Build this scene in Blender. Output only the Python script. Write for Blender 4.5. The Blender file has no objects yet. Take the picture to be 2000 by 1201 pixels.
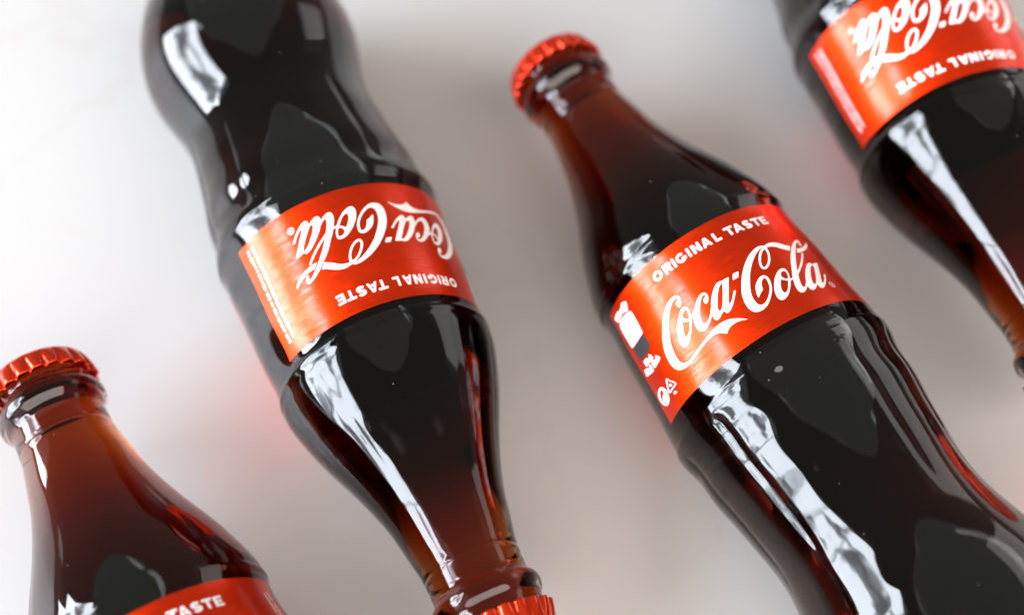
import bpy, bmesh, math, random
import numpy as np
from mathutils import Matrix, Vector, Quaternion

random.seed(7)
scene = bpy.context.scene
COL = scene.collection
MM = 0.001

# ------------------------------------------------------------------ camera
TILT, ROLL, CAM_H = 0.50467, -0.03857, 0.3451      # from vertical, about the view axis, metres above the table
F = Vector((0, math.sin(TILT), -math.cos(TILT)))
U = Vector((0, math.cos(TILT), math.sin(TILT)))
R = Vector((1, 0, 0))
R2 = R * math.cos(ROLL) + U * math.sin(ROLL)
U2 = U * math.cos(ROLL) - R * math.sin(ROLL)
cam_data = bpy.data.cameras.new('camera')
cam_data.sensor_width = 36.0
cam_data.lens = 50.0
cam_data.clip_start = 0.01
cam_data.clip_end = 50.0
cam_data.dof.use_dof = True
cam_data.dof.focus_distance = 0.326
cam_data.dof.aperture_fstop = 5.2
cam = bpy.data.objects.new('camera', cam_data)
COL.objects.link(cam)
M3 = Matrix((R2, U2, -F)).transposed()
cam.matrix_world = Matrix.Translation((0, 0, CAM_H)) @ M3.to_4x4()
scene.camera = cam

# ------------------------------------------------------------------ room light
world = bpy.data.worlds.new('World')
scene.world = world
world.use_nodes = True
wn = world.node_tree.nodes
wn['Background'].inputs['Color'].default_value = (1.0, 0.99, 0.88, 1)
wn['Background'].inputs['Strength'].default_value = 0.17


def area_lamp(name, loc, target, w, h, radiance, colour, foliage=False, seed=0.0):
    d = bpy.data.lights.new(name, 'AREA')
    d.shape = 'RECTANGLE'
    d.size, d.size_y = w, h
    d.energy = radiance * math.pi * w * h
    d.color = colour
    if foliage:
        d.use_nodes = True
        nt = d.node_tree
        em = nt.nodes['Emission']
        geo = nt.nodes.new('ShaderNodeNewGeometry')
        mp = nt.nodes.new('ShaderNodeMapping')
        mp.inputs['Location'].default_value = (seed, seed * 1.7, 0)
        mp.inputs['Scale'].default_value = (w, h, 1)
        nz = nt.nodes.new('ShaderNodeTexNoise')
        nz.inputs['Scale'].default_value = 0.85
        nz.inputs['Detail'].default_value = 4.5
        nz.inputs['Roughness'].default_value = 0.55
        rp = nt.nodes.new('ShaderNodeValToRGB')
        el = rp.color_ramp.elements
        el[0].position = 0.40
        el[0].color = (0.10, 0.10, 0.10, 1)
        el[1].position = 0.50
        el[1].color = (1, 1, 1, 1)
        mid = el.new(0.46)
        mid.color = (0.34, 0.34, 0.34, 1)
        nt.links.new(geo.outputs['Parametric'], mp.inputs['Vector'])
        nt.links.new(mp.outputs['Vector'], nz.inputs['Vector'])
        nt.links.new(nz.outputs['Fac'], rp.inputs['Fac'])
        nt.links.new(rp.outputs['Color'], em.inputs['Strength'])
    o = bpy.data.objects.new(name, d)
    COL.objects.link(o)
    o.location = loc
    dv = Vector(target) - Vector(loc)
    o.rotation_mode = 'QUATERNION'
    z = -dv.normalized()
    x = Vector((0, 0, 1)).cross(z).normalized()
    y = z.cross(x)
    o.rotation_quaternion = Matrix((x, y, z)).transposed().to_quaternion()
    return o


WIN = (0.87, 0.935, 1.03)
# panes of the windows on the left: centre y, width, bottom, top
for k, (yy, ww, z0, z1) in enumerate(((0.54, 1.12, 0.24, 2.70), (-0.62, 1.12, 0.24, 2.70), (-1.72, 1.00, 0.24, 2.60), (-2.80, 0.60, 0.24, 2.10))):
    zc = (z0 + z1) / 2
    area_lamp('window_pane', (-2.80, yy, zc), (0.0, yy, zc), ww, z1 - z0, 17.5, WIN, True, 3.1 + 2.3 * k)
area_lamp('pale_wall_glow', (1.25, 0.95, 0.48), (0.0, 0.15, 0.25), 0.85, 0.62, 1.15, (1.0, 0.98, 0.97))
# added fill lamp above and behind the camera, lifts the shadows between the bottles
area_lamp('fill_lamp', (0.85, -1.9, 1.62), (0.05, 0.1, 0.0), 4.5, 2.9, 4.4, (1.0, 0.895, 0.815))

scene.view_settings.view_transform = 'Standard'
scene.view_settings.look = 'None'
scene.view_settings.exposure = 0.2
scene.view_settings.gamma = 1.0
scene.render.engine = 'CYCLES'
cy = scene.cycles
cy.max_bounces = 20
cy.transmission_bounces = 16
cy.glossy_bounces = 8
cy.diffuse_bounces = 4
cy.volume_bounces = 0
cy.sample_clamp_indirect = 6.0
cy.use_denoising = True
cy.caustics_reflective = True
cy.caustics_refractive = True
cy.blur_glossy = 0.3


# ------------------------------------------------------------------ materials
def new_mat(name):
    m = bpy.data.materials.new(name)
    m.use_nodes = True
    nt = m.node_tree
    return m, nt, nt.nodes['Principled BSDF'], nt.nodes['Material Output']


def node(nt, kind, **inp):
    n = nt.nodes.new(kind)
    for k, v in inp.items():
        n.inputs[k].default_value = v
    return n


def mat_table():
    m, nt, b, out = new_mat('white_tabletop')
    tc = nt.nodes.new('ShaderNodeTexCoord')
    n1 = node(nt, 'ShaderNodeTexNoise', Scale=5.0, Detail=5.0, Roughness=0.6)
    nt.links.new(tc.outputs['Object'], n1.inputs['Vector'])
    mixv = nt.nodes.new('ShaderNodeVectorMath'); mixv.operation = 'MULTIPLY_ADD'
    mixv.inputs[1].default_value = (0.12, 0.12, 0.12)
    nt.links.new(n1.outputs['Color'], mixv.inputs[0])
    nt.links.new(tc.outputs['Object'], mixv.inputs[2])
    n2 = node(nt, 'ShaderNodeTexNoise', Scale=13.0, Detail=3.0, Roughness=0.5)
    nt.links.new(mixv.outputs[0], n2.inputs['Vector'])
    # thin veins where the noise crosses the middle
    sub = nt.nodes.new('ShaderNodeMath'); sub.operation = 'SUBTRACT'; sub.inputs[1].default_value = 0.5
    ab = nt.nodes.new('ShaderNodeMath'); ab.operation = 'ABSOLUTE'
    nt.links.new(n2.outputs['Fac'], sub.inputs[0]); nt.links.new(sub.outputs[0], ab.inputs[0])
    vr = nt.nodes.new('ShaderNodeValToRGB')
    vr.color_ramp.elements[0].position = 0.0; vr.color_ramp.elements[0].color = (1, 1, 1, 1)
    vr.color_ramp.elements[1].position = 0.022; vr.color_ramp.elements[1].color = (0, 0, 0, 1)
    nt.links.new(ab.outputs[0], vr.inputs['Fac'])
    n3 = node(nt, 'ShaderNodeTexNoise', Scale=9.0, Detail=2.0)
    nt.links.new(tc.outputs['Object'], n3.inputs['Vector'])
    r3 = nt.nodes.new('ShaderNodeValToRGB')
    r3.color_ramp.elements[0].position = 0.48; r3.color_ramp.elements[0].color = (0, 0, 0, 1)
    r3.color_ramp.elements[1].position = 0.75; r3.color_ramp.elements[1].color = (0.22, 0.22, 0.22, 1)
    nt.links.new(n3.outputs['Fac'], r3.inputs['Fac'])
    mul = nt.nodes.new('ShaderNodeMath'); mul.operation = 'MULTIPLY'
    nt.links.new(vr.outputs['Color'], mul.inputs[0]); nt.links.new(r3.outputs['Color'], mul.inputs[1])
    base = nt.nodes.new('ShaderNodeMix'); base.data_type = 'RGBA'
    base.inputs['A'].default_value = (0.50, 0.50, 0.50, 1)
    base.inputs['B'].default_value = (0.37, 0.29, 0.24, 1)
    nt.links.new(mul.outputs[0], base.inputs['Factor'])
    nt.links.new(base.outputs['Result'], b.inputs['Base Color'])
    b.inputs['Roughness'].default_value = 0.40
    b.inputs['IOR'].default_value = 1.5
    return m


def dielectric(name, ior):
    m, nt, b, out = new_mat(name)
    nt.nodes.remove(b)
    b = node(nt, 'ShaderNodeBsdfGlass', Color=(1, 1, 1, 1), Roughness=0.0, IOR=ior)
    nt.links.new(b.outputs[0], out.inputs['Surface'])
    return m, nt, b, out


def mat_glass():
    m, nt, b, out = dielectric('clear_glass', 1.52)
    tc = nt.nodes.new('ShaderNodeTexCoord')
    n = node(nt, 'ShaderNodeTexNoise', Scale=55.0, Detail=2.0, Roughness=0.5)
    nt.links.new(tc.outputs['Object'], n.inputs['Vector'])
    bp = node(nt, 'ShaderNodeBump', Strength=0.03, Distance=0.0010)
    nt.links.new(n.outputs['Fac'], bp.inputs['Height'])
    nt.links.new(bp.outputs['Normal'], b.inputs['Normal'])
    # dust: sparse tiny pale specks
    vo = node(nt, 'ShaderNodeTexVoronoi', Scale=330.0)
    nt.links.new(tc.outputs['Object'], vo.inputs['Vector'])
    lt = nt.nodes.new('ShaderNodeMath'); lt.operation = 'LESS_THAN'; lt.inputs[1].default_value = 0.032
    nt.links.new(vo.outputs['Distance'], lt.inputs[0])
    sp = nt.nodes.new('ShaderNodeSeparateColor')
    nt.links.new(vo.outputs['Color'], sp.inputs['Color'])
    gt = nt.nodes.new('ShaderNodeMath'); gt.operation = 'GREATER_THAN'; gt.inputs[1].default_value = 0.6
    nt.links.new(sp.outputs['Red'], gt.inputs[0])
    mu = nt.nodes.new('ShaderNodeMath'); mu.operation = 'MULTIPLY'
    nt.links.new(lt.outputs[0], mu.inputs[0]); nt.links.new(gt.outputs[0], mu.inputs[1])
    mu2 = nt.nodes.new('ShaderNodeMath'); mu2.operation = 'MULTIPLY'; mu2.inputs[1].default_value = 0.5
    nt.links.new(mu.outputs[0], mu2.inputs[0])
    df = node(nt, 'ShaderNodeBsdfDiffuse', Color=(0.75, 0.74, 0.72, 1))
    mx = nt.nodes.new('ShaderNodeMixShader')
    nt.links.new(mu2.outputs[0], mx.inputs[0])
    nt.links.new(b.outputs[0], mx.inputs[1]); nt.links.new(df.outputs[0], mx.inputs[2])
    nt.links.new(mx.outputs[0], out.inputs['Surface'])
    return m


def add_absorption(nt, out):
    # brown cola: keeps some red over a few centimetres, almost no blue
    va = node(nt, 'ShaderNodeVolumeAbsorption', Color=(0.785, 0.45, 0.04, 1), Density=400.0)
    nt.links.new(va.outputs[0], out.inputs['Volume'])


def mat_liquid(name, ior):
    m, nt, b, out = dielectric(name, ior)
    add_absorption(nt, out)
    return m


def mat_label(name='red_brushed_foil', dull=0.0):
    m, nt, b, out = new_mat(name)
    tc = nt.nodes.new('ShaderNodeTexCoord')
    mp = nt.nodes.new('ShaderNodeMapping')
    mp.inputs['Scale'].default_value = (0.045, 0.8, 1.0)      # UV in mm: streaks run round the bottle
    nt.links.new(tc.outputs['UV'], mp.inputs['Vector'])
    n1 = node(nt, 'ShaderNodeTexNoise', Scale=2.6, Detail=6.0, Roughness=0.72)
    nt.links.new(mp.outputs['Vector'], n1.inputs['Vector'])
    mp2 = nt.nodes.new('ShaderNodeMapping')
    mp2.inputs['Scale'].default_value = (0.14, 2.3, 1.0)
    nt.links.new(tc.outputs['UV'], mp2.inputs['Vector'])
    n2 = node(nt, 'ShaderNodeTexNoise', Scale=1.6, Detail=4.0, Roughness=0.7)
    nt.links.new(mp2.outputs['Vector'], n2.inputs['Vector'])
    add = nt.nodes.new('ShaderNodeMath'); add.operation = 'ADD'
    nt.links.new(n1.outputs['Fac'], add.inputs[0]); nt.links.new(n2.outputs['Fac'], add.inputs[1])
    rr = nt.nodes.new('ShaderNodeMapRange')
    rr.inputs['From Min'].default_value = 0.7; rr.inputs['From Max'].default_value = 1.3
    rr.inputs['To Min'].default_value = 0.26 + dull; rr.inputs['To Max'].default_value = 0.62 + dull * 0.6
    nt.links.new(add.outputs[0], rr.inputs['Value'])
    nt.links.new(rr.outputs[0], b.inputs['Roughness'])
    bp = node(nt, 'ShaderNodeBump', Strength=0.4, Distance=0.00006)
    nt.links.new(n2.outputs['Fac'], bp.inputs['Height'])
    nt.links.new(bp.outputs['Normal'], b.inputs['Normal'])
    b.inputs['Base Color'].default_value = (0.93, 0.040, 0.001, 1)
    b.inputs['Metallic'].default_value = 0.9
    b.inputs['Specular IOR Level'].default_value = 0.1
    cw = nt.nodes.new('ShaderNodeMapRange')
    cw.inputs['From Min'].default_value = 0.8; cw.inputs['From Max'].default_value = 1.2
    cw.inputs['To Min'].default_value = 1.0 - 2 * dull; cw.inputs['To Max'].default_value = 0.1
    nt.links.new(add.outputs[0], cw.inputs['Value'])
    nt.links.new(cw.outputs[0], b.inputs['Coat Weight'])
    cr = nt.nodes.new('ShaderNodeMapRange')
    cr.inputs['From Min'].default_value = 0.75; cr.inputs['From Max'].default_value = 1.25
    cr.inputs['To Min'].default_value = 0.04; cr.inputs['To Max'].default_value = 0.20
    nt.links.new(add.outputs[0], cr.inputs['Value'])
    nt.links.new(cr.outputs[0], b.inputs['Coat Roughness'])
    nt.links.new(bp.outputs['Normal'], b.inputs['Coat Normal'])
    return m


def mat_plain(name, col, rough=0.45, metallic=0.0, coat=0.0):
    m, nt, b, out = new_mat(name)
    tc = nt.nodes.new('ShaderNodeTexCoord')
    n = node(nt, 'ShaderNodeTexNoise', Scale=900.0, Detail=2.0)
    nt.links.new(tc.outputs['Object'], n.inputs['Vector'])
    rr = nt.nodes.new('ShaderNodeMapRange')
    rr.inputs['To Min'].default_value = rough - 0.06; rr.inputs['To Max'].default_value = rough + 0.06
    nt.links.new(n.outputs['Fac'], rr.inputs['Value'])
    nt.links.new(rr.outputs[0], b.inputs['Roughness'])
    b.inputs['Base Color'].default_value = (*col, 1)
    b.inputs['Metallic'].default_value = metallic
    b.inputs['Coat Weight'].default_value = coat
    b.inputs['Coat Roughness'].default_value = 0.08
    return m


MAT_TABLE = mat_table()
MAT_GLASS = mat_glass()
MAT_WALL = mat_liquid('cola_against_glass', 1.335 / 1.52)
MAT_TOP = mat_liquid('cola_open_surface', 1.335)
MAT_POCKET = dielectric('glass_to_air_pocket', 1.0 / 1.52)[0]
MAT_LABEL = mat_label()
MAT_BACK = mat_label('red_dull_foil', 0.4)
MAT_WHITE = mat_plain('white_print', (0.84, 0.84, 0.85), 0.42)
MAT_DARK = mat_plain('dark_print', (0.035, 0.033, 0.035), 0.4)
MAT_CAP = mat_plain('red_lacquered_tinplate', (0.90, 0.045, 0.006), 0.15, 0.75, 0.5)


# ------------------------------------------------------------------ mesh helpers
def link_mesh(name, verts, faces, mats, parent=None, smooth=True, fmat=None, uv=None):
    me = bpy.data.meshes.new(name)
    me.from_pydata(verts, [], faces)
    for m in (mats if isinstance(mats, (list, tuple)) else [mats]):
        me.materials.append(m)
    if fmat is not None:
        me.polygons.foreach_set('material_index', fmat)
    me.polygons.foreach_set('use_smooth', [smooth] * len(me.polygons))
    if uv is not None:
        lay = me.uv_layers.new(name='UVMap')
        idx = np.empty(len(me.loops), dtype=np.int32)
        me.loops.foreach_get('vertex_index', idx)
        lay.data.foreach_set('uv', np.asarray(uv, dtype=np.float32)[idx].ravel())
    me.update()
    o = bpy.data.objects.new(name, me)
    COL.objects.link(o)
    if parent is not None:
        o.parent = parent
    return o


def outward(o):
    bm = bmesh.new(); bm.from_mesh(o.data)
    bmesh.ops.recalc_face_normals(bm, faces=bm.faces)
    bm.to_mesh(o.data); bm.free()
    return o


# ------------------------------------------------------------------ tabletop
def build_table():
    bm = bmesh.new()
    bmesh.ops.create_cube(bm, size=1.0)
    for v in bm.verts:
        v.co = Vector((v.co.x * 2.2, v.co.y * 2.0 + 0.25, (v.co.z - 0.5) * 0.03))
    bmesh.ops.bevel(bm, geom=list(bm.edges), offset=0.003, segments=2, affect='EDGES')
    me = bpy.data.meshes.new('tabletop')
    bm.to_mesh(me); bm.free()
    me.materials.append(MAT_TABLE)
    o = bpy.data.objects.new('tabletop', me)
    COL.objects.link(o)
    o['kind'] = 'structure'
    return o


build_table()

# ------------------------------------------------------------------ bottle shape (millimetres along the axis from the crown)
KN = [16, 22, 28, 36, 44, 52, 58, 62, 66, 72, 80, 90, 98, 103, 107, 111, 116, 122, 130, 138, 146, 154, 162, 170, 178, 186, 194, 199.5]
KR = [11.91, 13.12, 14.31, 16.75, 19.88, 23.3, 25.39, 26.6, 27.35, 27.04, 27.63, 28.26, 28.73, 29.2, 29.5, 29.9, 28.85, 28.56, 27.45,
      26.48, 25.65, 26.07, 27.78, 29.6, 29.85, 28.5, 25.7, 23.2]
NS = [-6.2, -5.6, -2, 0.5, 1.8, 2.8, 3.8, 4.8, 5.8, 6.8, 7.8, 9.0, 12.9, 13.35, 13.75, 14.15, 14.6, 16]
NR = [11.3, 11.9, 12.05, 12.05, 12.3, 12.95, 13.3, 13.35, 13.15, 12.4, 11.75, 11.5, 11.68, 11.66, 11.5, 11.66, 11.8, 11.91]
KN, KR = np.array(KN, float), np.array(KR, float)


def nat_spline(k, y):
    n = len(k); h = np.diff(k)
    A = np.zeros((n, n)); b = np.zeros(n); A[0, 0] = A[-1, -1] = 1
    for i in range(1, n - 1):
        A[i, i - 1] = h[i - 1]; A[i, i] = 2 * (h[i - 1] + h[i]); A[i, i + 1] = h[i]
        b[i] = 6 * ((y[i + 1] - y[i]) / h[i] - (y[i] - y[i - 1]) / h[i - 1])
    return np.linalg.solve(A, b)


KM = nat_spline(KN, KR)


def prof(s):
    s = np.atleast_1d(np.asarray(s, float))
    i = np.clip(np.searchsorted(KN, s) - 1, 0, len(KN) - 2)
    h = KN[i + 1] - KN[i]; a = (KN[i + 1] - s) / h; b = (s - KN[i]) / h
    body = a * KR[i] + b * KR[i + 1] + ((a ** 3 - a) * KM[i] + (b ** 3 - b) * KM[i + 1]) * h * h / 6
    body = body + 0.34 * np.exp(-((s - 68.4) / 0.75) ** 2) + 0.16 * np.exp(-((s - 109.6) / 0.7) ** 2)
    neck = np.interp(s, NS, NR)
    r = np.where(s < 16, neck, body)
    # rounded heel
    e = np.clip((s - 199.5) / 4.0, 0, 1)
    r = np.where(s > 199.5, KR[-1] - 1.2 * e - 4.0 * (1 - np.sqrt(np.maximum(1 - e * e, 0))), r)
    return r


def ramp(x, a, b):
    t = np.clip((x - a) / (b - a), 0, 1)
    return t * t * (3 - 2 * t)


def flute(s, phi):
    """Ten soft ribs round the body, on both sides of the label; phi in radians, groove at 18 + 36 k degrees."""
    t = np.mod(phi / math.radians(36) + 0.5, 1.0)
    par = (2 * t - 1) ** 2                       # 0 on the rib, 1 in the groove
    grv = np.exp(-((1 - np.abs(2 * t - 1)) / 0.12) ** 2)
    lo = ramp(s, 22, 56) * (1 - ramp(s, 64.6, 66.6))
    hi = ramp(s, 111.5, 114.0) * (1 - ramp(s, 136, 156))
    return -(0.08 * par + 0.10 * grv) * lo - (0.20 * par + 0.28 * grv) * hi


def stations():
    a = list(np.linspace(-6.2, 16, 84))
    b = list(np.arange(16.4, 199.5, 0.55))
    c = [199.5 + 4.0 * math.sin(x) for x in np.linspace(0.05, math.pi / 2, 10)]
    return np.array(a + b + c)


def build_glass(name, parent, roll=0.0):
    S = stations(); nphi = 240
    ph = np.linspace(0, 2 * math.pi, nphi, endpoint=False)
    SS, PP = np.meshgrid(S, ph, indexing='ij')
    Rr = prof(S)[:, None] + flute(SS, PP - roll)
    X = (SS - 90) * MM; Y = Rr * np.sin(PP) * MM; Z = Rr * np.cos(PP) * MM
    verts = np.stack([X, Y, Z], -1).reshape(-1, 3).tolist()
    faces = []
    ns = len(S)
    for i in range(ns - 1):
        for j in range(nphi):
            k = (j + 1) % nphi
            faces.append((i * nphi + j, i * nphi + k, (i + 1) * nphi + k, (i + 1) * nphi + j))
    # close the mouth (hidden under the crown) and the slightly hollow base
    c0 = len(verts); verts.append(((-6.2 - 90) * MM, 0, 0))
    for j in range(nphi):
        faces.append((c0, (j + 1) % nphi, j))
    last = (ns - 1) * nphi
    ring = last
    for q, (f, ds) in enumerate(((0.9, 0.0), (0.75, -1.2), (0.45, -2.4))):
        nr = len(verts)
        rr = prof(S[-1])[0] * f
        for a in ph:
            verts.append(((S[-1] + ds - 90) * MM, rr * math.sin(a) * MM, rr * math.cos(a) * MM))
        for j in range(nphi):
            k = (j + 1) % nphi
            faces.append((ring + j, ring + k, nr + k, nr + j))
        ring = nr
    c1 = len(verts); verts.append(((S[-1] - 2.8 - 90) * MM, 0, 0))
    for j in range(nphi):
        faces.append((ring + j, ring + (j + 1) % nphi, c1))
    return outward(link_mesh(name, verts, faces, MAT_GLASS, parent))


LEVEL = 21.6                                     # height of the drink's surface above the bottle axis, mm


def inner_r(s):
    wall = np.interp(s, [-5, 4, 12, 20, 45, 57, 62, 72, 100, 111, 125, 132, 138, 146, 154, 158, 165, 175, 200],
                     [1.9, 2.2, 3.2, 3.8, 3.3, 3.35, 3.3, 3.4, 3.8, 3.9, 3.7, 4.1, 4.75, 4.9, 5.0, 4.9, 4.35, 4.2, 4.2])
    return np.convolve(np.pad(prof(s) - wall, 5, mode='edge'), np.ones(11) / 11, mode='valid')


def build_drink(name, parent):
    """The drink lies level: where the belly rises above the surface an air pocket is left under the glass."""
    S = np.concatenate([np.linspace(-4.5, 50, 99), np.arange(50.5, 197.0, 0.5)])
    ri = inner_r(S)
    n1, n2 = 28, 120
    V = []; faces = []; fm = []
    PV = []; PF = []
    rings = []; prings = []
    # denser towards both edges so the meniscus curls up smoothly
    tt = np.sin(np.linspace(-math.pi / 2, math.pi / 2, n1 + 1))
    for s, r in zip(S, ri):
        x = (s - 90) * MM
        men = min(1.2, max(0.0, (r - LEVEL) * 0.65))
        zz = LEVEL + men
        open_ = r > zz + 1e-4
        p0 = math.acos(min(1.0, zz / r)) if open_ else 0.0
        ring = []
        for j in range(n2 + 1):                  # wetted wall from +p0 round the underside to -p0
            a = p0 + (2 * math.pi - 2 * p0) * j / n2
            ring.append(len(V)); V.append((x, r * math.sin(a) * MM, r * math.cos(a) * MM))
        top = []
        ymax = r * math.sin(p0)
        for t in tt[1:-1][::-1] * -1:            # from -p0 edge across to +p0 edge
            y = ymax * t
            z = LEVEL + men * math.exp(-(ymax - abs(y)) / 0.75) if open_ else r
            top.append(len(V)); V.append((x, y * MM, min(z, r) * MM))
        rings.append((ring, top))
        pr = []
        for t in np.linspace(-1, 1, n1 + 1):
            a = p0 * t
            pr.append(len(PV)); PV.append((x, r * math.sin(a) * MM, r * math.cos(a) * MM))
        prings.append((pr, open_))
    for i in range(len(S) - 1):
        (a, at), (b, bt) = rings[i], rings[i + 1]
        for j in range(n2):
            faces.append((a[j], a[j + 1], b[j + 1], b[j])); fm.append(0)
        A = [a[-1]] + at + [a[0]]; B = [b[-1]] + bt + [b[0]]
        op = prings[i][1] or prings[i + 1][1]
        for j in range(n1):
            faces.append((A[j], A[j + 1], B[j + 1], B[j])); fm.append(1 if op else 0)
        if op:
            pa, pb = prings[i][0], prings[i + 1][0]
            for j in range(n1):
                PF.append((pa[j], pa[j + 1], pb[j + 1], pb[j]))
    for (ring, top), flip in ((rings[0], True), (rings[-1], False)):
        loop = ring[:-1] + [ring[-1]] + top
        s = S[0] if flip else S[-1]
        c = len(V); V.append(((s - 90) * MM, 0, 0))
        n = len(loop)
        for j in range(n):
            f = (c, loop[(j + 1) % n], loop[j]) if flip else (c, loop[j], loop[(j + 1) % n])
            faces.append(f); fm.append(0)
    o = link_mesh(name, V, faces, [MAT_WALL, MAT_TOP], parent, True, fm)
    bm = bmesh.new(); bm.from_mesh(o.data)
    bmesh.ops.remove_doubles(bm, verts=bm.verts, dist=1e-7)
    bmesh.ops.recalc_face_normals(bm, faces=bm.faces)
    bm.to_mesh(o.data); bm.free()
    p = link_mesh('air_pocket', PV, PF, MAT_POCKET, parent, True)
    bm = bmesh.new(); bm.from_mesh(p.data)
    bmesh.ops.remove_doubles(bm, verts=bm.verts, dist=1e-7)
    bm.normal_update()
    for f in bm.faces:
        cc = f.calc_center_median()
        if f.normal.z < 0:
            f.normal_flip()
    bm.to_mesh(p.data); bm.free()
    return o, p


# ------------------------------------------------------------------ crown cap
def build_cap(name, parent):
    n = 21 * 12
    rows = [(4.0, -7.25, 0), (8.5, -7.25, 0), (10.8, -7.15, 0), (11.8, -6.85, 0), (12.4, -6.3, 0.02), (12.65, -5.6, 0.14), (12.8, -4.7, 0.36),
            (12.98, -3.7, 0.55), (13.12, -2.7, 0.68), (13.24, -1.8, 0.76), (13.3, -1.15, 0.78), (13.08, -1.05, 0.76), (12.85, -1.7, 0.5),
            (12.6, -3.2, 0.28), (12.3, -5.0, 0.05)]
    V = []; faces = []
    for r, s, a in rows:
        for j in range(n):
            p = 2 * math.pi * j / n
            f = abs(math.cos(10.5 * p)) ** 0.55
            rr = r + a * (2 * f - 1.25)
            V.append(((s - 90) * MM, rr * math.sin(p) * MM, rr * math.cos(p) * MM))
    for i in range(len(rows) - 1):
        for j in range(n):
            k = (j + 1) % n
            faces.append((i * n + j, i * n + k, (i + 1) * n + k, (i + 1) * n + j))
    c = len(V); V.append(((-7.25 - 90) * MM, 0, 0))
    for j in range(n):
        faces.append((c, (j + 1) % n, j))
    return outward(link_mesh(name, V, faces, MAT_CAP, parent))


# ------------------------------------------------------------------ label and its print
LAB_A0, LAB_A1, LAB_S0, LAB_S1, LAB_R = -82.6, 67.2, 71.8, 104.35, 28.3


def on_label(az, s, off):
    a = np.radians(az); r = prof(s) + off
    return np.stack([(np.asarray(s) - 90) * MM, r * np.sin(a) * MM, r * np.cos(a) * MM], -1)


def build_label(name, parent, a0, a1, mat):
    na, nsz = 150, 40
    A, Sx = np.meshgrid(np.linspace(a0, a1, na + 1), np.linspace(LAB_S0, LAB_S1, nsz + 1))
    P = on_label(A.ravel(), Sx.ravel(), 0.07)
    P2 = on_label(A.ravel(), Sx.ravel(), 0.015)
    nv = len(P); w = na + 1
    V = np.concatenate([P, P2]).tolist(); faces = []
    for i in range(nsz):
        for j in range(na):
            q = i * w + j
            faces.append((q, q + 1, q + w + 1, q + w))
            faces.append((nv + q + w, nv + q + w + 1, nv + q + 1, nv + q))
    rim = [j for j in range(w)] + [i * w + na for i in range(1, nsz + 1)] + [nsz * w + j for j in range(na - 1, -1, -1)] + [i * w for i in range(nsz - 1, 0, -1)]
    for a, b in zip(rim, rim[1:] + rim[:1]):
        faces.append((b, a, a + nv, b + nv))
    uv = np.stack([np.radians(A.ravel()) * LAB_R, Sx.ravel()], -1)
    o = link_mesh(name, V, faces, mat, parent, True, None, np.concatenate([uv, uv]))
    bm = bmesh.new(); bm.from_mesh(o.data)
    bmesh.ops.recalc_face_normals(bm, faces=bm.faces)
    for e in bm.edges:
        if e.calc_face_angle(0) > 0.8:
            e.smooth = False
    bm.to_mesh(o.data); bm.free()
    return o


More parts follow.
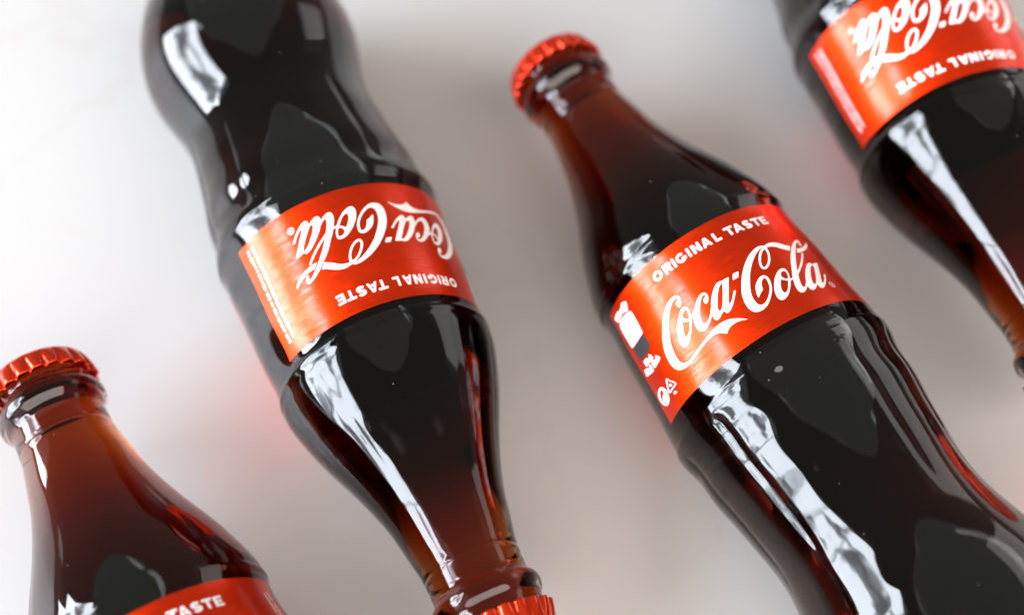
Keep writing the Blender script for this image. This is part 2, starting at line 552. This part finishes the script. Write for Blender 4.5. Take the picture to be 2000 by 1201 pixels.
ART = {
    'C1': '-38.07,86.16 -38.46,85.29 -38.06,84.74 -37.13,84.52 -36.27,84.4 -36.14,84.09 -36.7,83.86 -38.13,83.87 -39.8,84.14 -41.88,84.84 -43.62,85.55 -45.21,86.31 -47,87.35 -48.67,88.43 -49.5,89.12 -50.71,90.14 -51.95,91.39 -52.8,92.79 -53.36,94.3 -53.4,95.78 -52.66,96.81 -51.48,97.39 -49.58,97.86 -47.41,97.93 -45.06,97.63 -42.59,97.37 -39.54,97 -36.15,96.64 -33.34,96.27 -30.48,96.03 -27.5,95.81 -24.95,95.87 -22.66,96.11 -20.16,96.66 -17.92,97.39 -15.91,98.27 -14.29,99.11! -16.27,98.55 -18.46,98.14 -20.77,97.97 -23,98.05 -24.42,98.32 -25.64,98.78 -26.21,99.03! -27.04,98.52 -28.25,97.92 -29.71,97.5 -31.45,97.27 -33.5,97.25 -35.77,97.37 -38.01,97.62 -40.29,97.84 -42.71,98.13 -44.47,98.33 -46.43,98.56 -48.58,98.72 -50.87,98.71 -53.19,98.47 -55.72,97.88 -57.33,97.09 -58.43,95.99 -58.75,94.49 -58.47,92.87 -57.49,91.29 -55.66,89.68 -53.71,88.35 -51.94,87.3 -49.83,86.19 -47.51,85.13 -45.1,84.22 -42.57,83.48 -40.1,83.06 -37.86,82.96 -36.14,83.19 -35.24,83.62 -34.92,84.29 -35.24,85.06 -35.94,85.73 -37,86.13',
    'o1': '-35.17,87.12 -36.47,86.82 -38.07,86.88 -39.62,87.43 -41.42,88.1 -43.17,88.91 -44.75,89.79 -46.53,91.26 -47.59,92.45 -47.87,93.5 -47.15,94.31 -46.09,94.68 -44.68,94.67 -42.79,94.29 -40.91,93.54 -39.35,92.79 -37.15,91.38 -35.93,90.35 -35.05,89.3 -34.61,88.29 -34.6,87.59',
    'o1h1': '-36.02,87.72 -37.44,87.85 -38.7,88.28 -39.1,88.82 -38.63,89.37 -37.57,89.86 -36.65,89.82 -36.17,89.31 -35.71,88.56 -35.71,88.02',
    'o1h2': '-40.31,89.5! -39.21,90.12 -37.61,90.55! -38.62,91.36 -39.71,92.09 -41.34,92.79 -42.63,92.96 -43.41,92.85 -43.39,92.3 -42.58,91.47 -41.71,90.68 -41.17,90.08',
    'oc': '-35.63,89.89! -33.74,89.47 -32.36,89.08! -34.61,90.53! -35.8,90.52 -36.43,90.62!',
    'c': '-26.45,89.66 -26.7,89.09 -26.13,88.48 -25.36,88.24 -24.6,88.19 -24.37,87.92 -24.71,87.67 -25.72,87.75 -26.84,88.08 -28.18,88.74 -29.67,89.69 -31.05,90.67 -31.92,91.5 -32.5,92.44 -32.52,93.13 -32.12,93.52 -31.06,93.6 -29.5,93.29 -27.57,92.52 -25.63,91.4! -25.72,92.31! -27.29,93.1 -29.16,93.89 -30.78,94.41 -32.45,94.8 -33.98,94.88 -35.45,94.57 -36.32,93.81 -36.41,92.85 -35.93,91.64 -34.87,90.54 -33.53,89.68 -31.9,88.92 -29.98,88.03 -28.23,87.41 -26.54,87 -25.07,86.92 -23.97,87.12 -23.35,87.66 -23.28,88.28 -23.85,89.01 -24.69,89.52 -25.63,89.81',
    'a': '-14.4,87.11 -15.95,86.97 -17.83,87.25 -19.94,88.03 -21.63,88.83 -23.38,89.83 -24.91,90.89 -26.28,92.01 -27.04,93.01 -27.15,94.02 -26.52,94.72 -25.01,94.75 -23.36,94.32 -22.07,93.99 -21.44,93.76! -21.25,94.36 -20.69,94.75 -19.71,94.83 -18.22,94.5 -16.71,93.98 -14.94,93.2 -13.31,92.34 -11,91.06! -12.4,90.99! -13.69,91.74 -15.22,92.51 -16.49,93 -17.27,93.19 -17.21,92.85 -16.06,91.84 -13.3,89.72 -10.23,87.28! -13.6,87.15! -13.9,87.32!',
    'ah': '-14.93,87.77 -16.11,88.01 -17.6,88.66 -19.26,89.6 -20.97,90.75 -22.17,91.71 -22.96,92.59 -22.93,93.19 -22.07,93.17 -20.88,92.67 -19.32,91.72 -17.23,90.11 -15.51,88.7 -14.62,87.94',
    'hy': '-7.87,87.13! -4.77,87.26! -6.39,88.57! -9.71,88.58!',
    'C2': '14.6,84.04! 13.53,83.65 11.78,83.56 9.76,83.68 6.98,84.18 4.35,84.78 1.05,85.9 -1.55,87.01 -3.83,88.16 -5.83,89.36 -7.06,90.22 -8.75,91.47 -10.1,92.7 -11.02,94.06 -11.55,95.43 -11.58,96.74 -10.99,97.73 -9.83,98.42 -8.21,98.76 -6.24,98.83 -3.92,98.48 -1.76,97.81 0.26,96.94 2.21,95.91 3.38,95.13 4.5,94.09 5.24,92.94 5.36,91.99 4.89,91.39 4.16,91.12 2.55,91.02 0.5,91.42 -1.37,92.09 -2.83,92.87 -3.86,93.88 -4.54,94.87 -4.85,95.74! -3.24,95.15 -1.72,94.65 -0.41,94.31! -0.04,93.56 0.87,92.73 1.86,92.16 2.87,91.9 3.7,91.93 3.98,92.36 3.75,93.15 2.96,94.28 1.7,95.27 -0.04,96.23 -2.15,97.08 -3.88,97.52 -5.4,97.57 -6.51,97.15 -7,96.26 -6.9,95.07 -6.31,93.82 -4.89,92.35 -3.42,91.12 -1.89,90.01 -0.9,89.27 1.08,88.12 3.69,86.86 6.16,85.87 9.09,84.93 11.41,84.44 13.27,84.3 14.16,84.48!',
    'lp': '14.95,83.89 12.66,84.38 10.49,84.99 8.68,85.85 7,86.95 5.95,87.93 5.48,89.05 6.27,89.76 8.02,89.79 10.24,89.18 12.04,88.34 13.66,87.17 14.74,85.99 15.16,84.92',
    'lph': '13.54,84.89 11.58,85.35 9.83,86.12 8.26,87.12 7.15,88.1 6.8,88.75 7.04,89.21 8.23,89.09 9.83,88.6 11.35,87.82 12.78,86.74 13.54,85.76',
    'rb': '14.18,84.09 16.3,83.72 18.22,83.59 20.45,83.76 22.62,84.16 24.68,84.8 26.77,85.47 29.02,85.92! 26.31,87.35! 24.5,86.77 22.41,86.13 20.41,85.34 18.43,84.85 16.55,84.65 15.28,84.69 14.17,84.8',
    'o2': '14.95,91.32 13.09,91.32 10.68,91.86 8.11,92.86 7.07,93.39 5.31,94.53 3.71,95.83 2.83,97.07 2.65,98.12 3.52,98.87 5.05,98.99 7.11,98.6 9.27,97.88 11.34,96.86 12.92,95.96 14.36,94.88 15.49,93.75 15.93,93.16 16.19,92.22 15.91,91.62',
    'o2h1': '14.4,92.07 13.25,92.15 12.05,92.64 11.56,93.28 11.95,93.79 12.77,94.17 13.71,94.31! 14.45,93.74 15,92.99 15.03,92.44',
    'o2h2': '10.22,93.89! 11.3,94.39 12.91,94.91! 11.72,95.7 10.25,96.62 8.54,97.33 7.32,97.42 6.99,96.88 7.46,95.95 8.66,94.88',
    'ol': '14.35,94.51! 15.66,94.57 16.58,94.37! 16.21,94.98! 14.76,95.15 13.55,95.03!',
    'l': '36.75,84.25 34.73,84.53 31.9,85.33 29.2,86.3 26.65,87.48 23.84,88.94 21.52,90.39 19.92,91.64 18.31,92.88 16.83,93.98 15.63,95.13 14.48,96.39 13.76,97.76 13.92,98.68 14.78,99.15 16.37,99.18 18.55,98.57 20.18,97.95! 22.17,96.72! 20.68,96.89 18.77,97.78 17.88,97.81 17.63,97.38 18.16,96.46 19.24,95.27 20.31,94.31! 23.07,93.33 25.91,92.3 28.88,91.09 31.86,89.67 33.96,88.56! 32.38,88.55! 30.41,89.57 27.15,91.05 24.18,92.23 21.52,93.19! 22.88,92.07 24.91,90.57 27.31,89.07 29.67,87.74 32.19,86.5 34.34,85.56 36.1,85.09 36.51,85.29 36.11,85.94 35.92,86.49! 37.56,86.22! 38.01,85.51 38.39,84.66 37.77,84.33',
    'bt': '32.04,86.94! 34.53,86.93 37.46,86.61 40.83,85.88 44.53,84.84! 43.75,85.67 41.74,86.65 38.64,87.45 35.11,88.03 32.16,88.28 29.57,88.25!',
    'a2': '32.46,91.66 30.53,91.9 28.67,92.44 26.57,93.37 24.19,94.61 22.07,95.96 20.52,97.24 20.01,98.06 20.06,98.96 21.17,99.47 22.99,99.29 25.01,98.66 26.11,98.28! 26.03,99.17 27.04,99.62 28.72,99.47 30.98,98.76 33.79,97.63 35.8,96.56 37.35,95.64! 35.71,95.65! 34.1,96.62 32.16,97.54 30.54,98.06 30.15,97.9 31.22,97.08 33.43,95.55 35.47,94.12 38.61,91.91! 35.08,91.96! 33.78,92.22 33.36,91.89',
    'a2h': '32.99,92.62 31.51,92.91 29.79,93.67 27.89,94.76 26.09,95.96 24.95,96.97 24.56,97.69 25,97.95 25.94,97.73 27.57,96.89 29.74,95.56 31.59,94.3 32.95,93.25 33.31,92.76',
    'cap_txt': '-63.03,74.08 -62.98,74.64 -64.52,76.1 -65.96,76.15 -68.61,75.54! -71.69,75.39! -74.79,75.74 -77.34,75.77! -78.48,74.98 -79.41,73.95 -77.27,73.69 -73.72,73.58! -71.18,74! -68.67,73.95 -67.47,73.42 -65.37,73.49',
    'icw': '-63.09,77.29 -65.15,76.64 -68.13,76.19 -72.12,75.95 -75.95,76.06 -78.13,76.52 -78.6,77.65! -77.73,83.06! -76.9,83.45! -71.78,83.76! -63.22,83.68! -62.77,80.66',
    'ick': '-76.63,83.48! -63.68,83.96! -63.24,85.13 -63.24,86.65 -63.76,87.27 -65.84,87.78 -69.19,87.95 -73.04,87.75 -76.41,87.37 -77.14,86.6',
    't1': '-74.83,88.19! -70.83,88.53! -70.27,88.91! -70.78,88.9! -71.18,90.16! -75.16,89.89!',
    't1b': '-70.66,88.94! -68.92,88.99! -68.16,88.33! -66.41,89.32! -66.64,89.59! -65.7,90.05! -67.12,90.34 -69.89,90.27 -70.57,90.14!',
    't2': '-78.57,89.64! -74.14,90.36! -73.99,90.7! -73.23,90.84! -72.57,90.25! -70.8,90.41! -71.1,92.39! -74.76,92.06 -79.87,91.27!',
    't2b': '-69.79,90.53! -67.01,90.5! -66.13,90.7! -66.36,90.97! -64.68,90.55! -64.19,89.97! -61.88,91.6! -64.22,92.11 -66.8,92.08! -67.67,92.23 -69.86,92.14!',
    'gd': '-72.67,96.64 -75.07,96.25 -78.06,96.42 -80.09,97.14 -80.65,98.2 -79.73,99.47 -77.27,100.66 -74.64,101.05 -72.32,100.71 -70.92,99.85 -70.52,98.66 -71.09,97.46',
    'gdh': '-74.31,97 -76.06,97.05 -77.72,97.65 -78.54,98.5 -78.09,99.42 -76.81,100.2 -75.08,100.58 -77.53,99.48 -77.12,98.72 -75.56,98.22 -74.4,98.26 -73.57,97.86',
    'tri': '-66.66,96.42 -65.15,96.73 -64.43,97.56 -62.83,98.37 -61.69,99.35 -62.64,99.67 -64.31,99.73 -65.95,99.7 -68.41,99.83 -69.82,99.4 -69.69,98.72 -68.63,97.86 -67.82,97.02',
    'trih': '-65.96,97.01 -65.29,97.58 -63.82,98.46 -62.99,99.15 -63.92,99.31 -66.26,99.25 -68.3,99.37 -68.17,98.69 -67.26,97.78',
    'tric': '-65.28,98.15 -66.77,98.07 -66.82,98.5 -65.61,98.93 -64.71,98.8',
    'gl': '-64.88,100.41 -66.39,100.32 -66.9,100.58 -66.2,101.05 -64.72,101.13 -63.88,101.11 -64.21,100.88',
}


def curve_pts(spec, sub=5):
    P = []; C = []
    for tok in spec.split():
        C.append(tok.endswith('!'))
        a, s = tok.rstrip('!').split(',')
        P.append((math.radians(float(a)) * LAB_R, float(s)))
    P = np.array(P); n = len(P); out = []
    for i in range(n):
        p1, p2 = P[i], P[(i + 1) % n]
        p0 = P[i - 1] if not C[i] else 2 * p1 - p2
        p3 = P[(i + 2) % n] if not C[(i + 1) % n] else 2 * p2 - p1
        for k in range(sub):
            t = k / sub
            out.append(0.5 * ((2 * p1) + (p2 - p0) * t + (2 * p0 - 5 * p1 + 4 * p2 - p3) * t * t + (3 * p1 - 3 * p2 + p3 - p0) * t ** 3))
    return np.array(out)


class Field:
    """Signed-distance picture of the print in label millimetres; turned into real cut-out faces."""
    def __init__(self, step=0.09):
        self.h = step
        self.u0 = math.radians(LAB_A0) * LAB_R; self.v0 = LAB_S0
        self.nu = int((math.radians(LAB_A1 - LAB_A0) * LAB_R) / step) + 1
        self.nv = int((LAB_S1 - LAB_S0) / step) + 1
        self.f = np.full((self.nv, self.nu), 9.0)

    def window(self, lo, hi, pad=0.4):
        i0 = max(int((lo[0] - pad - self.u0) / self.h), 0); i1 = min(int((hi[0] + pad - self.u0) / self.h) + 2, self.nu)
        j0 = max(int((lo[1] - pad - self.v0) / self.h), 0); j1 = min(int((hi[1] + pad - self.v0) / self.h) + 2, self.nv)
        return i0, i1, j0, j1

    def sdf(self, poly, win):
        i0, i1, j0, j1 = win
        X, Y = np.meshgrid(self.u0 + np.arange(i0, i1) * self.h, self.v0 + np.arange(j0, j1) * self.h)
        d2 = np.full(X.shape, 1e9); ins = np.zeros(X.shape, bool)
        for (x1, y1), (x2, y2) in zip(poly, np.roll(poly, -1, 0)):
            ex, ey = x2 - x1, y2 - y1
            L = ex * ex + ey * ey
            if L < 1e-12:
                continue
            t = np.clip(((X - x1) * ex + (Y - y1) * ey) / L, 0, 1)
            d2 = np.minimum(d2, (X - x1 - t * ex) ** 2 + (Y - y1 - t * ey) ** 2)
            if ey != 0:
                ins ^= ((y1 > Y) != (y2 > Y)) & (X < ex * (Y - y1) / ey + x1)
        d = np.sqrt(d2)
        return np.where(ins, -d, d)

    def add(self, poly, holes=()):
        poly = np.asarray(poly, float)
        w = self.window(poly.min(0), poly.max(0))
        if w[1] <= w[0] or w[3] <= w[2]:
            return
        d = self.sdf(poly, w)
        for hh in holes:
            d = np.maximum(d, -self.sdf(np.asarray(hh, float), w))
        sl = self.f[w[2]:w[3], w[0]:w[1]]
        np.minimum(sl, d, out=sl)

    def cut(self, poly):
        poly = np.asarray(poly, float)
        w = self.window(poly.min(0), poly.max(0))
        d = self.sdf(poly, w)
        sl = self.f[w[2]:w[3], w[0]:w[1]]
        np.maximum(sl, -d, out=sl)

    def bar(self, p, q, w, holes=()):
        p, q = np.array(p, float), np.array(q, float)
        e = (q - p) / np.linalg.norm(q - p); n = np.array([-e[1], e[0]]) * w / 2
        self.add([p + n, q + n, q - n, p - n])

    def path(self, pts, w):
        pts = np.asarray(pts, float)
        e = np.gradient(pts, axis=0); e /= np.linalg.norm(e, axis=1)[:, None]
        n = np.stack([-e[:, 1], e[:, 0]], -1) * w / 2
        self.add(np.concatenate([pts + n, (pts - n)[::-1]]))

    def mesh(self, name, mat, parent, off, thin=0.0):
        f, h = self.f + thin, self.h
        V = []; idx = {}; faces = []

        def corner(i, j):
            k = (i, j)
            if k not in idx:
                idx[k] = len(V); V.append((self.u0 + i * h, self.v0 + j * h))
            return idx[k]

        def edge(i, j, di):
            k = (i, j, di)
            if k not in idx:
                a = f[j, i]; b = f[j, i + 1] if di else f[j + 1, i]
                t = a / (a - b)
                idx[k] = len(V)
                V.append((self.u0 + (i + (t if di else 0)) * h, self.v0 + (j + (0 if di else t)) * h))
            return idx[k]
        ins = f < 0
        cnt = ins[:-1, :-1].astype(int) + ins[1:, :-1] + ins[:-1, 1:] + ins[1:, 1:]
        for j, i in zip(*np.nonzero((cnt > 0) & (cnt < 4))):
            i = int(i); j = int(j)
            loop = []
            cs = [(i, j), (i + 1, j), (i + 1, j + 1), (i, j + 1)]
            es = [(i, j, 1), (i + 1, j, 0), (i, j + 1, 1), (i, j, 0)]
            for q in range(4):
                a, b = cs[q], cs[(q + 1) % 4]
                ia, ib = ins[a[1], a[0]], ins[b[1], b[0]]
                if ia:
                    loop.append(corner(*a))
                if ia != ib:
                    loop.append(edge(*es[q]))
            if len(loop) > 2:
                faces.append(loop)
        full = cnt == 4
        for j in range(full.shape[0]):
            row = np.nonzero(full[j])[0]
            if not len(row):
                continue
            st = prev = int(row[0]); runs = []
            for i in list(row[1:]) + [10 ** 6]:
                i = int(i)
                if i != prev + 1 or i - st >= 7:
                    runs.append((st, prev)); st = i
                prev = i
            for a, b in runs:
                faces.append([corner(a, j), corner(b + 1, j), corner(b + 1, j + 1), corner(a, j + 1)])
        A = np.array(V)
        P = on_label(np.degrees(A[:, 0] / LAB_R), A[:, 1], off)
        o = link_mesh(name, P.tolist(), faces, mat, parent, True)
        me = o.data
        bm = bmesh.new(); bm.from_mesh(me)
        bm.normal_update()
        for fc in bm.faces:
            c = fc.calc_center_median()
            if fc.normal.y * c.y + fc.normal.z * c.z < 0:
                fc.normal_flip()
        bm.to_mesh(me); bm.free()
        return o


def az_u(a):
    return math.radians(a) * LAB_R


def letter(fd, ch, a0, a1, top, bot, w):
    """Heavy grotesque capital between azimuths a0..a1 and heights top..bot."""
    x0, x1 = az_u(a0), az_u(a1); y0, y1 = top, bot; W = x1 - x0; H = y1 - y0; k = w / 2
    P = lambda x, y: (x0 + x * W, y0 + y * H)

    def ell(cx, cy, rx, ry, t0, t1, n=40):
        t = np.radians(np.linspace(t0, t1, n))
        return np.stack([cx + rx * np.cos(t), cy + ry * np.sin(t)], -1)
    cx, cy = (x0 + x1) / 2, (y0 + y1) / 2
    if ch == 'O':
        fd.add(ell(cx, cy, W / 2, H / 2, 0, 360, 60), [ell(cx, cy, W / 2 - w, H / 2 - w * 0.92, 0, 360, 60)])
    elif ch == 'I':
        fd.add([(x0, y0), (x1, y0), (x1, y1), (x0, y1)])
    elif ch == 'L':
        fd.add([(x0, y0), (x0 + w, y0), (x0 + w, y1 - w * 0.92), (x1, y1 - w * 0.92), (x1, y1), (x0, y1)])
    elif ch == 'T':
        fd.add([(x0, y0), (x1, y0), (x1, y0 + w * 0.92), (cx + k, y0 + w * 0.92), (cx + k, y1), (cx - k, y1), (cx - k, y0 + w * 0.92), (x0, y0 + w * 0.92)])
    elif ch == 'E':
        fd.add([(x0, y0), (x0 + w, y0), (x0 + w, y1), (x0, y1)])
        for yy in (y0, cy - w * 0.42, y1 - w * 0.88):
            fd.add([(x0, yy), (x1 - (0.1 * W if yy not in (y0, y1 - w * 0.88) else 0), yy), (x1 - (0.1 * W if yy not in (y0, y1 - w * 0.88) else 0), yy + w * 0.88), (x0, yy + w * 0.88)])
    elif ch == 'N':
        fd.add([(x0, y0), (x0 + w, y0), (x0 + w, y1), (x0, y1)])
        fd.add([(x1 - w, y0), (x1, y0), (x1, y1), (x1 - w, y1)])
        fd.add([(x0, y0), (x0 + w * 1.05, y0), (x1, y1), (x1 - w * 1.05, y1)])
    elif ch == 'A':
        fd.add([(cx - w * 0.55, y0), (cx + w * 0.55, y0), (x1, y1), (x1 - w, y1), (cx, y0 + w * 1.0), (x0 + w, y1), (x0, y1)])
        fd.add([(x0 + 0.25 * W, y0 + 0.60 * H), (x1 - 0.25 * W, y0 + 0.60 * H), (x1 - 0.17 * W, y0 + 0.60 * H + w * 0.8), (x0 + 0.17 * W, y0 + 0.60 * H + w * 0.8)])
    elif ch == 'R':
        fd.add([(x0, y0), (x0 + w, y0), (x0 + w, y1), (x0, y1)])
        rh = H * 0.62
        bowl = [(x0, y0), (x1 - rh / 2, y0)] + ell(x1 - rh / 2, y0 + rh / 2, rh / 2, rh / 2, -90, 90, 20).tolist() + [(x0, y0 + rh)]
        hh = rh / 2 - w * 0.88
        hole = [(x0 + w, y0 + w * 0.88), (x1 - rh / 2, y0 + w * 0.88)] + ell(x1 - rh / 2, y0 + rh / 2, hh, hh, -90, 90, 16).tolist() + [(x0 + w, y0 + rh - w * 0.88)]
        fd.add(bowl, [hole])
        fd.add([(cx - k * 0.6, y0 + rh - 0.1), (cx + w * 0.9, y0 + rh - 0.2), (x1 + 0.06, y1), (x1 - w * 1.1, y1)])
    elif ch == 'G':
        pts = ell(cx, cy, W / 2 - k, H / 2 - k * 0.95, -42, -330, 50)
        fd.path(pts, w)
        fd.add([(cx + 0.02 * W, cy - 0.02), (x1, cy - 0.02), (x1, cy + w * 0.85), (cx + 0.02 * W, cy + w * 0.85)])
        fd.add([(x1 - w, cy), (x1, cy), (x1, cy + 0.31 * H), (x1 - w, cy + 0.34 * H)])
    elif ch == 'S':
        rx = W / 2 - k; ry = H / 4 - k * 0.48
        up = ell(cx, y0 + k * 0.95 + ry, rx, ry, -25, -270, 24)
        dn = ell(cx, y1 - k * 0.95 - ry, rx, ry, -90, 155, 24)
        fd.path(np.concatenate([up, dn[1:]]), w)


def build_print(parent):
    fd = Field()
    C = {k: curve_pts(v) for k, v in ART.items()}
    holes = {'o1': ('o1h1', 'o1h2'), 'a': ('ah',), 'lp': ('lph',), 'o2': ('o2h1', 'o2h2'), 'a2': ('a2h',), 'gd': ('gdh',), 'tri': ('trih',)}
    script = ('C1', 'o1', 'oc', 'c', 'a', 'hy', 'C2', 'lp', 'rb', 'o2', 'ol', 'l', 'bt', 'a2')
    for k in script:
        fd.add(C[k], [C[q] for q in holes.get(k, ())])
    # registered mark
    ru, rs = az_u(35.2), 99.1
    t = np.linspace(0, 2 * math.pi, 40, endpoint=False)
    ring = lambda r: np.stack([ru + r * np.cos(t), rs + r * np.sin(t)], -1)
    fd.add(ring(0.92), [ring(0.70)])
    letter(fd, 'R', 34.45, 36.05, 98.62, 99.6, 0.22)
    # ORIGINAL TASTE
    base = lambda a: 77.36 + (a + 38) * 0.0108
    spans = [('O', -41.1, -35.5), ('R', -34.2, -29.4), ('I', -28.6, -27.1), ('G', -26.3, -20.7), ('I', -19.6, -18.1), ('N', -16.9, -12.1), ('A', -11.5, -6.3),
             ('L', -4.6, -0.9), ('T', 2.1, 7.3), ('A', 7.0, 12.4), ('S', 13.1, 18.0), ('T', 18.6, 23.6), ('E', 24.1, 28.5)]
    for ch, a0, a1 in spans:
        b = base((a0 + a1) / 2)
        letter(fd, ch, a0, a1, b - 2.62, b, 0.74)
    lettering = fd.mesh('lettering', MAT_WHITE, parent, 0.10, 0.04)

    # energy panel, recycling marks
    fd = Field()
    for k in ('cap_txt', 't1', 't1b', 't2', 't2b', 'gd', 'tri', 'tric', 'gl'):
        fd.add(C[k], [C[q] for q in holes.get(k, ())])
    for a, b in (((-75.9, 74.6), (-74.9, 76.3)), ((-71.6, 73.4), (-70.4, 75.4)), ((-67.6, 73.0), (-66.2, 75.2))):
        p, q = np.array([az_u(a[0]), a[1]]), np.array([az_u(b[0]), b[1]])
        e = (q - p) / np.linalg.norm(q - p); n = np.array([-e[1], e[0]]) * 0.07
        fd.cut([p + n, q + n, q - n, p - n])
    marks = fd.mesh('recycling_marks', MAT_WHITE, parent, 0.10, 0.07)
    fd = Field()
    fd.add(C['icw'])
    badge = fd.mesh('energy_badge', MAT_WHITE, parent, 0.10, 0.05)
    fd = Field()
    fd.add(C['ick'])
    rnd = random.Random(3)
    for v, (a0, a1) in ((78.1, (-74.5, -67.5)), (79.7, (-75.0, -66.0)), (81.3, (-75.5, -70.5)), (82.4, (-75.0, -67.0))):
        a = a0
        while a < a1:
            wd = rnd.uniform(0.8, 1.7)
            hgt = rnd.uniform(0.35, 0.6)
            u0, u1 = az_u(a), az_u(a + wd)
            mid = (u0 + u1) / 2
            if rnd.random() < 0.5:
                fd.bar((u0 + 0.1, v - hgt), (u0 + 0.1, v + hgt), 0.24)
                fd.bar((u0, v - hgt), (u1, v - hgt * 0.9), 0.2)
            else:
                fd.bar((mid, v - hgt), (u1, v + hgt), 0.24)
                fd.bar((u0, v + hgt), (u1, v + hgt), 0.2)
            a += wd + 0.55
    dark = fd.mesh('badge_ink', MAT_DARK, parent, 0.125)

    # two lines of fine print up the right-hand end
    fd = Field(0.08)
    rnd = random.Random(11)
    for az in (57.7, 61.3):
        s = 102.4
        while s > 75.6:
            ln = rnd.uniform(0.35, 0.75)
            u = az_u(az)
            tall = rnd.uniform(0.34, 0.5)
            if rnd.random() < 0.5:
                fd.add([(u - tall, s - ln), (u + 0.45, s - ln), (u + 0.45, s), (u - tall, s)],
                       [[(u - tall + 0.16, s - ln + 0.13), (u + 0.3, s - ln + 0.13), (u + 0.3, s - 0.12), (u - tall + 0.16, s - 0.12)]])
            else:
                fd.add([(u - tall, s - ln), (u - tall + 0.2, s - ln), (u - tall + 0.2, s - 0.22), (u + 0.45, s - 0.22), (u + 0.45, s), (u - tall, s)])
                fd.bar((u - 0.02, s - ln), (u - 0.02, s - 0.05), 0.18)
            s -= ln + (0.16 if rnd.random() < 0.82 else 0.55)
    fine = fd.mesh('fine_print', MAT_WHITE, parent, 0.10)
    return lettering, marks, badge, dark, fine


# ------------------------------------------------------------------ bottles
AX_Z = 29.93 * MM
# x, y (mm, point of the axis 90 mm below the crown seat), heading towards the base, label turn, rib turn (degrees)
BOTTLES = [
    ('C', 56.393, 164.470, -63.24, 0.0, 1.0,
     'cola bottle right of centre with its whole script logo readable on the red label'),
    ('B', -39.393, 177.505, 111.44, -14.6, 18.0,
     'cola bottle lying upside down left of centre, cap cut off by the bottom edge'),
    ('A', 115.816, 239.483, 104.04, 13.3, 7.0,
     'blurred upside-down cola bottle cut off by the top right corner'),
    ('D', -72.779, 74.334, -61.85, 10.2, -8.0,
     'cola bottle with amber neck in the lower left corner, only TASTE showing on its label'),
]


def child(src, parent, rot):
    o = src
    o.parent = parent
    o.location = (0, 0, AX_Z)
    o.rotation_euler = (rot, 0, 0)
    return o


first = None
for key, x, y, head, turn, rib, text in BOTTLES:
    root = bpy.data.objects.new('cola_bottle', None)
    COL.objects.link(root)
    root.empty_display_size = 0.03
    root.location = (x * MM, y * MM, 0)
    root.rotation_euler = (0, 0, math.radians(head))
    root['label'] = text
    root['category'] = 'bottle'
    root['group'] = 'cola bottles lying on the white table'
    trot, rrot = -math.radians(turn), -math.radians(rib)
    if first is None:
        glass = build_glass('glass_body', root)
        drink, pocket = build_drink('cola_drink', root)
        cap = build_cap('crown_cap', root)
        label = build_label('front_label', root, LAB_A0, LAB_A1, MAT_LABEL)
        back = build_label('back_label', root, 106.0, 238.0, MAT_BACK)
        prints = build_print(label)
        first = (glass, drink, pocket, cap, label, back, prints)
        parts = [(glass, rrot), (drink, 0), (pocket, 0), (cap, 0.1), (label, trot), (back, trot)]
        for o, rot in parts:
            child(o, root, rot)
    else:
        srcs = first[:6]
        rots = (rrot, 0, 0, 0.1 + turn, trot, trot)
        for src, rot in zip(srcs, rots):
            c = src.copy()
            COL.objects.link(c)
            child(c, root, rot)
            if src is first[4]:
                for pr in first[6]:
                    d = pr.copy()
                    COL.objects.link(d)
                    d.parent = c
